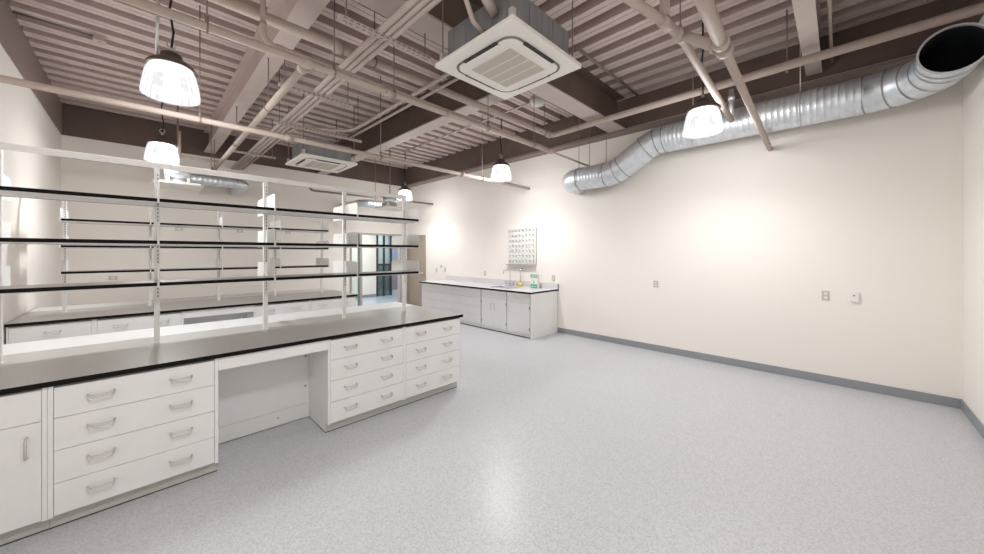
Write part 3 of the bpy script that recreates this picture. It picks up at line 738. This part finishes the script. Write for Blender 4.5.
# detector dome
t = thing('detector', 'round white detector dome hanging below the deck beside the near air conditioner', 'detector', (4.55, 3.48, 4.10))
MB('ivory').lathe([(0.0, 4.06), (0.06, 4.063), (0.11, 4.09), (0.13, 4.13), (0.13, 4.18), (0.12, 4.20), (0.0, 4.20)], 4.55, 3.48, 20).build('dome', t)
MB('rod').tube([(4.55, 3.48, 4.20), (4.55, 3.48, ZD)], 0.02, 8).build('stem', t)

# hangers
for x, lab in ((0.46, 'rod hanger on the long pale pipe above the first far shelf bay'), (2.6, 'rod hanger on the long pale pipe beside the far air conditioner'), (4.75, 'rod hanger on the long pale pipe near the sink wall pendant')):
    hanger(x, 5.0, 3.143, 0.033, lab, ring='x')
for x, lab in ((0.35, 'rod hanger on the coupled pipe near the first pendant'), (1.28, 'rod hanger on the coupled pipe beside the pale beam'), (1.9, 'rod hanger on the coupled pipe beside the triple conduits'), (3.3, 'rod hanger on the coupled pipe below the near air conditioner corner'), (4.3, 'rod hanger on the coupled pipe near its last coupling')):
    hanger(x, 3.36, 3.36, 0.033, lab, ring='x')
for x, lab in ((1.80, 'rod hanger on the thick elbow pipe beside the triple conduits'), (4.9, 'rod hanger on the thick elbow pipe at its corner')):
    hanger(x, 3.6, 3.75, 0.047, lab, ring='x')
for y, lab in ((3.05, 'rod hanger with large clamp where the elbow pipe passes the deep beam'), (0.42, 'strap hanger of the elbow pipe beside the pale joist')):
    hanger(5.105, y, 3.75, 0.047, lab, ring='y')
for y, lab in ((4.7, 'rod hanger on the branch pipe above the front island'), (6.6, 'rod hanger on the branch pipe above the far bench'), (8.9, 'rod hanger on the branch pipe end near the back wall')):
    hanger(1.045, y, 3.36, 0.036, lab, ring='y', top=3.945)
hanger(3.03, 0.90, 3.40, 0.034, 'rod hanger at the pipe junction over the open floor', ring='x')
for y, lab in ((3.5, 'first duct hanger rod counted from the duct elbow at the wall'), (3.28, 'second duct hanger rod counted from the duct elbow at the wall'), (2.95, 'third duct hanger rod counted from the duct elbow at the wall')):
    hanger(5.85, y, 3.06, 0.205, lab, ring=False, top=BEAM_Z-0.03 if False else ZD)

# ------------------------------------------------------------------ spiral duct
DX, R = 5.80, 0.205
t = thing('spiral_duct', 'large silver spiral duct with an open mouth along the long wall', 'duct', (DX, 1.5, 3.05))
ZL, ZU = 3.055, 3.463
def spiral(pts, r, step=0.06, rib=0.003):
    """ribbed straight tube between two points"""
    a, b = Vector(pts[0]), Vector(pts[1])
    L = (b-a).length; d = (b-a)/L
    P, RR = [], []
    s = 0.0
    while s < L:
        for ds, dr in ((0, 0), (0.006, rib), (0.016, rib), (0.022, 0)):
            if s+ds < L: P.append(a+d*(s+ds)); RR.append(r+dr)
        s += step
    P.append(b); RR.append(r)
    return P, RR
# upper run
P, RR = spiral([(DX, 1.95, ZU), (DX, -0.20, ZU)], R)
MB('galv').tube(P, R, 32, radii=RR, caps=False).build('upper_run', t)
# offset with gored bends
def bend(a, c, b, L, n=5):
    a, b, c = Vector(a), Vector(b), Vector(c)
    p0 = c + (a-c).normalized()*L; p1 = c + (b-c).normalized()*L
    return [p0*(1-q)**2 + c*2*q*(1-q) + p1*q*q for q in [k/n for k in range(n+1)]]
C1, C2 = (DX, 2.10, ZU), (DX, 2.76, ZL)
OP = bend((DX, 1.5, ZU), C1, C2, 0.16) + bend(C1, C2, (DX, 3.3, ZL), 0.16)
MB('galv').tube([(DX, 1.92, ZU)] + OP + [(DX, 2.98, ZL)], R, 32, caps=False).build('offset_section', t)
for k in (0, 2, 5, 6, 8, 11):
    d = (OP[min(k+1, 11)] - OP[max(k-1, 0)]).normalized()*0.006
    MB('galv_dull').tube([OP[k]-d*1.01, OP[k]-d, OP[k]+d, OP[k]+d*1.01], R, 32, radii=[R, R+0.007, R+0.007, R], caps=False).build('seam_collar', t)
P, RR = spiral([(DX, 2.92, ZL), (DX, 3.42, ZL)], R)
MB('galv').tube(P, R, 32, radii=RR, caps=False).build('lower_run', t)
# end elbow into the wall
E = [(DX, 3.40, ZL)] + arc((DX+0.26, 3.46, ZL), 0.26, PI, PI/2, 4, 'xy') + [(XR-0.001, 3.72, ZL)]
MB('galv').tube(E, R, 32, caps=False).build('wall_elbow', t)
for y, a in ((3.44, 0), (3.55, 0.45)):
    v = Vector((math.sin(a), math.cos(a), 0))*0.008
    p = Vector((DX + (0.03 if a else 0), y, ZL))
    MB('galv_dull').tube([p-v, p+v], R+0.006, 32, caps=False).build('seam_collar', t)
# mouth elbow turning back into the room
cx_, cy_ = DX-0.51, -0.20
E = [(DX, -0.18, ZU)] + arc((cx_, cy_, ZU), 0.51, 0, -PI/2, 4, 'xy') + [(5.19, -0.712, ZU+0.008), (5.06, -0.712, ZU+0.012)]
MB('galv').tube(E, R, 36, caps=False).build('mouth_elbow', t)
MB('mouth_shade').tube([(p[0]*1.0, p[1], p[2]) for p in E[1:]], R-0.006, 36, caps=False).build('inner_shade', t)  # added black inner skin, painted shade of the open mouth
for i in range(1, len(E)-1):
    d_ = (Vector(E[i+1])-Vector(E[i-1])).normalized()*0.007
    MB('galv_dull').tube([Vector(E[i])-d_, Vector(E[i])+d_], R+0.005, 36, caps=False).build('seam_collar', t)
d_ = (Vector(E[-1])-Vector(E[-2])).normalized()
rm = MB('galv')
e_ = Vector(E[-1])
rm.tube([e_-d_*0.035, e_-d_*0.012, e_-d_*0.010, e_+d_*0.004], R, 36, radii=[R+0.002, R+0.004, R+0.008, R+0.008], caps=False)
rm.tube([e_+d_*0.004, e_+d_*0.0045], R, 36, radii=[R+0.008, R-0.008], caps=False)
rm.tube([e_-d_*0.02, e_+d_*0.0045], R, 36, radii=[R-0.008, R-0.008], caps=False)
rm.build('mouth_rim', t)

for y in (1.55, 0.35):
    m = MB('emt'); m.tube(arc((DX, y, ZU), R+0.008, 0, 2*PI, 28, 'xz'), 0.006, 6, caps=False); m.tube([(DX, y, ZU+R+0.008), (DX, y, ZD)], 0.006, 6)
    m.build('hanging_strap', t)
# branch ducts and plaque diffusers at the back
def diffuser(x, y, z, label, dz=0.30, s=0.30):
    t = thing('ceiling_diffuser', label, 'diffuser', (x, y, z), 'plaque diffusers')
    m = MB('acwhite'); m.box(x-s, x+s, y-s, y+s, z, z+0.02); m.box(x-s*0.9, x+s*0.9, y-s*0.9, y+s*0.9, z+0.02, z+0.045); m.build('plaque', t, 0.006)
    m = MB('galv'); m.lathe([(0.14, z+0.045), (0.14, z+0.12), (0.16, z+0.12), (0.16, z+dz), (0.14, z+dz), (0.14, z+dz+0.02)], x, y, 24, cap1=True); m.build('neck', t)
    for k in range(4):
        a = PI/4+k*PI/2
        MB('acwhite').box(x+0.17*math.cos(a)-0.02, x+0.17*math.cos(a)+0.02, y+0.17*math.sin(a)-0.02, y+0.17*math.sin(a)+0.02, z+0.045, z+0.14).build('spacer', t)
    MB('rod').tube([(x, y, z+dz+0.02), (x, y, ZD)], 0.012, 8).build('hanging_stem', t)
    return t
diffuser(0.42, 7.55, 2.74, 'square white diffuser under a round silver neck, below the pendant at the wall end')
diffuser(4.27, 7.75, 2.74, 'square white diffuser below the rack rail beside the corner pendant')
def branch(x0, x1, y, z, label, r=0.10):
    sg = 1 if x1 > x0 else -1
    t = thing('branch_duct', label, 'duct', (x0, y, z), 'branch ducts')
    P, RR = spiral([(x0, y, z), (x1, y, z)], r, 0.08)
    MB('galv').tube(P, r, 20, radii=RR).build('run', t)
    E = [(x1-sg*0.02 + sg*0.16*math.cos(-PI/2+PI/8*i), y+0.16+0.16*math.sin(-PI/2+PI/8*i), z) for i in range(5)]
    MB('galv').tube([(x1-sg*0.04, y, z)] + E + [(E[-1][0], YB-0.001, z)], r, 20, radii=None).build('elbow', t)
    MB('rod').tube([((x0+x1)/2, y, z+r), ((x0+x1)/2, y, ZD)], 0.006, 6).build('hanging_rod', t)
    return t
branch(0.58, 1.42, 8.95, 3.12, 'short silver branch duct with elbow, seen just below the rack rail')
branch(4.75, 4.25, 8.95, 3.0, 'short silver branch duct behind the plaque diffuser near the corner pendant')

# ------------------------------------------------------------------ cassette air conditioners
def rrect(cx, cy, h, r, z, n=6):
    out = []
    for k in range(4):
        a0 = k*PI/2
        ox, oy = (h-r)*(1 if k in (0, 3) else -1), (h-r)*(1 if k in (0, 1) else -1)
        for i in range(n+1):
            a = a0 + PI/2*i/n
            out.append((cx+ox+r*math.cos(a), cy+oy+r*math.sin(a), z))
    return out
def ring_face(mb, outer, inner, m):
    a = [mb.bm.verts.new(p) for p in outer]; b = [mb.bm.verts.new(p) for p in inner]
    n = len(a); mi = mb.mi(m)
    for k in range(n):
        mb.bm.faces.new((a[k], a[(k+1) % n], b[(k+1) % n], b[k])).material_index = mi
def cassette(cx, cy, z, label):
    t = thing('cassette_air_conditioner', label, 'air conditioner', (cx, cy, z), 'cassette air conditioners')
    h = 0.475
    b = MB('galv_dull'); H = 0.39; b.box(cx-H, cx+H, cy-H, cy+H, z+0.05, z+0.34)
    for s in (-1, 1):
        for k in range(5):
            o = -0.34+k*0.16
            b.box(cx+o, cx+o+0.012, cy+s*H-0.004, cy+s*H+0.004, z+0.06, z+0.33); b.box(cx+s*H-0.004, cx+s*H+0.004, cy+o, cy+o+0.012, z+0.06, z+0.33)
    b.build('body', t)
    p = MB('acwhite'); p.box(cx-h, cx+h, cy-h, cy+h, z+0.012, z+0.05); p.poly_prism(rrect(cx, cy, 0.345, 0.10, z), (0, 0, 0.012))
    p.build('panel', t, 0.004)
    r = MB('acring'); r.bm.verts.ensure_lookup_table()
    ring_face(r, rrect(cx, cy, 0.368, 0.12, z+0.011), rrect(cx, cy, 0.345, 0.10, z+0.011), 'acring')
    ring_face(r, rrect(cx, cy, 0.368, 0.12, z+0.011), rrect(cx, cy, 0.366, 0.119, z+0.004), 'acring')
    r.build('air_ring', t)
    for k in range(4):
        f = MB('acdark'); g2 = MB('acwhite')
        L = 0.20
        def q(u0, u1, v0, v1, z0, z1, mb):
            if k == 0: mb.box(cx+u0, cx+u1, cy-v1, cy-v0, z0, z1)
            if k == 1: mb.box(cx+u0, cx+u1, cy+v0, cy+v1, z0, z1)
            if k == 2: mb.box(cx-v1, cx-v0, cy+u0, cy+u1, z0, z1)
            if k == 3: mb.box(cx+v0, cx+v1, cy+u0, cy+u1, z0, z1)
        q(-L, L, 0.335, 0.368, z-0.001, z+0.0115, f)
        sl = f.build('slot', t)
        q(-L, L, 0.315, 0.340, z-0.007, z, g2)
        g2.build('flap', t, 0.003)
    g = MB('grille'); G = 0.235
    g.box(cx-G, cx+G, cy-G, cy+G, z-0.005, z)
    for k in range(24):
        o = -G + 0.02*k + 0.008
        g.box(cx-G, cx+G, cy+o, cy+o+0.006, z-0.007, z-0.005, 'grille')
    for k in (1, 2, 3):
        o = -G + 2*G*k/4
        g.box(cx+o-0.004, cx+o+0.004, cy-G, cy+G, z-0.008, z-0.005, 'acwhite')
    g.build('grille', t)
    for sx in (-1, 1):
        for sy in (-1, 1):
            m = MB('emt'); X, Y = cx+sx*0.44, cy+sy*0.44 if sx == sy else cy+sy*0.40
            m.box(X-0.02, X+0.02, Y-0.02, Y+0.02, z+0.055, z+0.12); m.tube([(X, Y, z+0.12), (X, Y, ZD)], 0.007, 6, 'rod'); m.build('hanger_rod', t)
    return t
cassette(2.367, 2.146, 3.351, 'large white square cassette air conditioner above the open floor')
a = cassette(2.375, 6.84, 3.30, 'smaller looking white cassette air conditioner beyond the rack, over the far bench')
# refrigerant pipes of the near unit
pipe('refrigerant_line', 'pair-wrapped brown refrigerant line entering the near air conditioner', [(1.1, 1.70, 3.95), (1.6, 1.75, 3.80), (1.85, 1.90, 3.60), (1.955, 1.92, 3.55)], 0.04, m='taupe', group=None)
pipe('refrigerant_line', 'thin brown drain line beside the refrigerant line of the near air conditioner', [(1.72, 2.05, 3.95), (1.74, 2.05, 3.70), (1.85, 2.05, 3.50), (1.965, 2.05, 3.46)], 0.02, m='taupe', group=None)

# ------------------------------------------------------------------ pendants
LAMP = []
def pendant(x, y, zb=3.09):
    t = thing('pendant_lamp', 'x', 'lamp', (x, y, zb), 'bowl pendants')
    b = MB('bowl')
    N = 48
    prof = [(0.198, zb), (0.205, zb+0.01), (0.200, zb+0.06), (0.186, zb+0.15), (0.172, zb+0.22), (0.150, zb+0.265)]
    rings = []
    for r, z in prof:
        rings.append([b.bm.verts.new((x+(r+(0.003 if k % 2 else -0.003))*math.cos(2*PI*k/N), y+(r+(0.003 if k % 2 else -0.003))*math.sin(2*PI*k/N), z)) for k in range(N)])
    for i in range(len(prof)-1):
        for k in range(N):
            b.bm.faces.new((rings[i][k], rings[i][(k+1) % N], rings[i+1][(k+1) % N], rings[i+1][k]))
    # dished bottom lens
    prof2 = [(0.198, zb), (0.15, zb+0.025), (0.06, zb+0.03)]
    rr = rings[0]
    for r, z in prof2[1:]:
        nr = [b.bm.verts.new((x+r*math.cos(2*PI*k/N), y+r*math.sin(2*PI*k/N), z)) for k in range(N)]
        for k in range(N): b.bm.faces.new((rr[(k+1) % N], rr[k], nr[k], nr[(k+1) % N]))
        rr = nr
    b.bm.faces.new(rr[::-1])
    b.build('bowl', t)
    MB('bulb').lathe([(0.0, zb+0.13), (0.045, zb+0.135), (0.055, zb+0.17), (0.03, zb+0.22), (0.0, zb+0.222)], x, y, 16).build('lamp_bulb', t)
    c = MB('cap'); c.lathe([(0.150, zb+0.262), (0.178, zb+0.262), (0.165, zb+0.29), (0.125, zb+0.325), (0.085, zb+0.345), (0.075, zb+0.39), (0.05, zb+0.405), (0.0, zb+0.407)], x, y, 28); c.lathe([(0.150, zb+0.262), (0.0, zb+0.264)], x, y, 28)
    c.build('housing', t)
    m = MB('plate'); m.box(x-0.012, x+0.012, y-0.012, y+0.012, zb+0.405, zb+0.45); m.tube(arc((x, y, zb+0.475), 0.03, 0, 2*PI, 12, 'xz'), 0.006, 6, caps=False); m.build('hook', t)
    MB('cord').tube([(x, y, zb+0.445), (x+0.015, y, zb+0.60), (x-0.012, y+0.01, zb+0.80), (x+0.012, y, zb+1.0), (x, y, ZD)], 0.010, 6).build('cord', t)
    return t
q = 1.42
PEND = [(0.197, 4.32, 'big bright bowl pendant with a pale stem hanging over the front island'),
        (0.236, 7.45, 'bright bowl pendant just above the rack rail, over the wall end of the far bench'),
        (5.02, 8.3, 'small bright bowl pendant in the far corner above the end of the rack'),
        (4.93, 4.66, 'bright bowl pendant hanging in front of the sink wall, above the open floor'),
        (4.69, 1.15, 'bright bowl pendant hanging in front of the silver spiral duct'),
        (0.20, 0.35, 'added unseen bowl pendant overhead at the near end of the room')]  # out of view, added to light the bench near the camera
p0 = pendant(PEND[0][0], PEND[0][1])
p0['label'] = PEND[0][2]
for x, y, lab in PEND[1:]:
    dup(p0, (x-PEND[0][0], y-PEND[0][1], 0), lab)
MB('emt').tube([(0.10, 4.36, 3.42), (0.12, 4.42, ZD)], 0.013, 8).build('stem', p0)
E_P = 120.0
for x, y, lab in PEND:
    L = bpy.data.lights.new('pendant_light', 'POINT'); L.energy = E_P; L.color = (1.0, 0.995, 0.99); L.shadow_soft_size = 0.2
    o = bpy.data.objects.new('pendant_light', L); o.location = (x, y, 3.09+0.12); C.objects.link(o)
    L = bpy.data.lights.new('pendant_downlight', 'SPOT'); L.energy = 475.0; L.color = (1.0, 0.995, 0.99); L.shadow_soft_size = 0.15
    L.spot_size = math.radians(152); L.spot_blend = 1.0
    o = bpy.data.objects.new('pendant_downlight', L); o.location = (x, y, 3.09+0.10); C.objects.link(o)
L = bpy.data.lights.new('corridor_light', 'AREA'); L.energy = 60; L.size = 1.5; L.color = (0.95, 0.98, 1.0)
o = bpy.data.objects.new('corridor_light', L); o.location = (5.2, 11.5, 2.7); C.objects.link(o)
L = bpy.data.lights.new('corridor_light', 'AREA'); L.energy = 30; L.size = 1.0; L.color = (0.95, 0.98, 1.0)
o = bpy.data.objects.new('corridor_light', L); o.location = (7.3, 13.7, 2.7); C.objects.link(o)

wd = bpy.data.worlds.new('world'); bpy.context.scene.world = wd
wd.use_nodes = True
wd.node_tree.nodes['Background'].inputs[0].default_value = (0.9, 0.95, 1.0, 1)
wd.node_tree.nodes['Background'].inputs[1].default_value = 0.3
sc = bpy.context.scene
sc.cycles.max_bounces = 10
sc.cycles.diffuse_bounces = 8
sc.cycles.glossy_bounces = 4
sc.cycles.transparent_max_bounces = 12
sc.cycles.use_denoising = True
sc.cycles.caustics_reflective = False
sc.cycles.caustics_refractive = False
sc.cycles.sample_clamp_indirect = 4.0
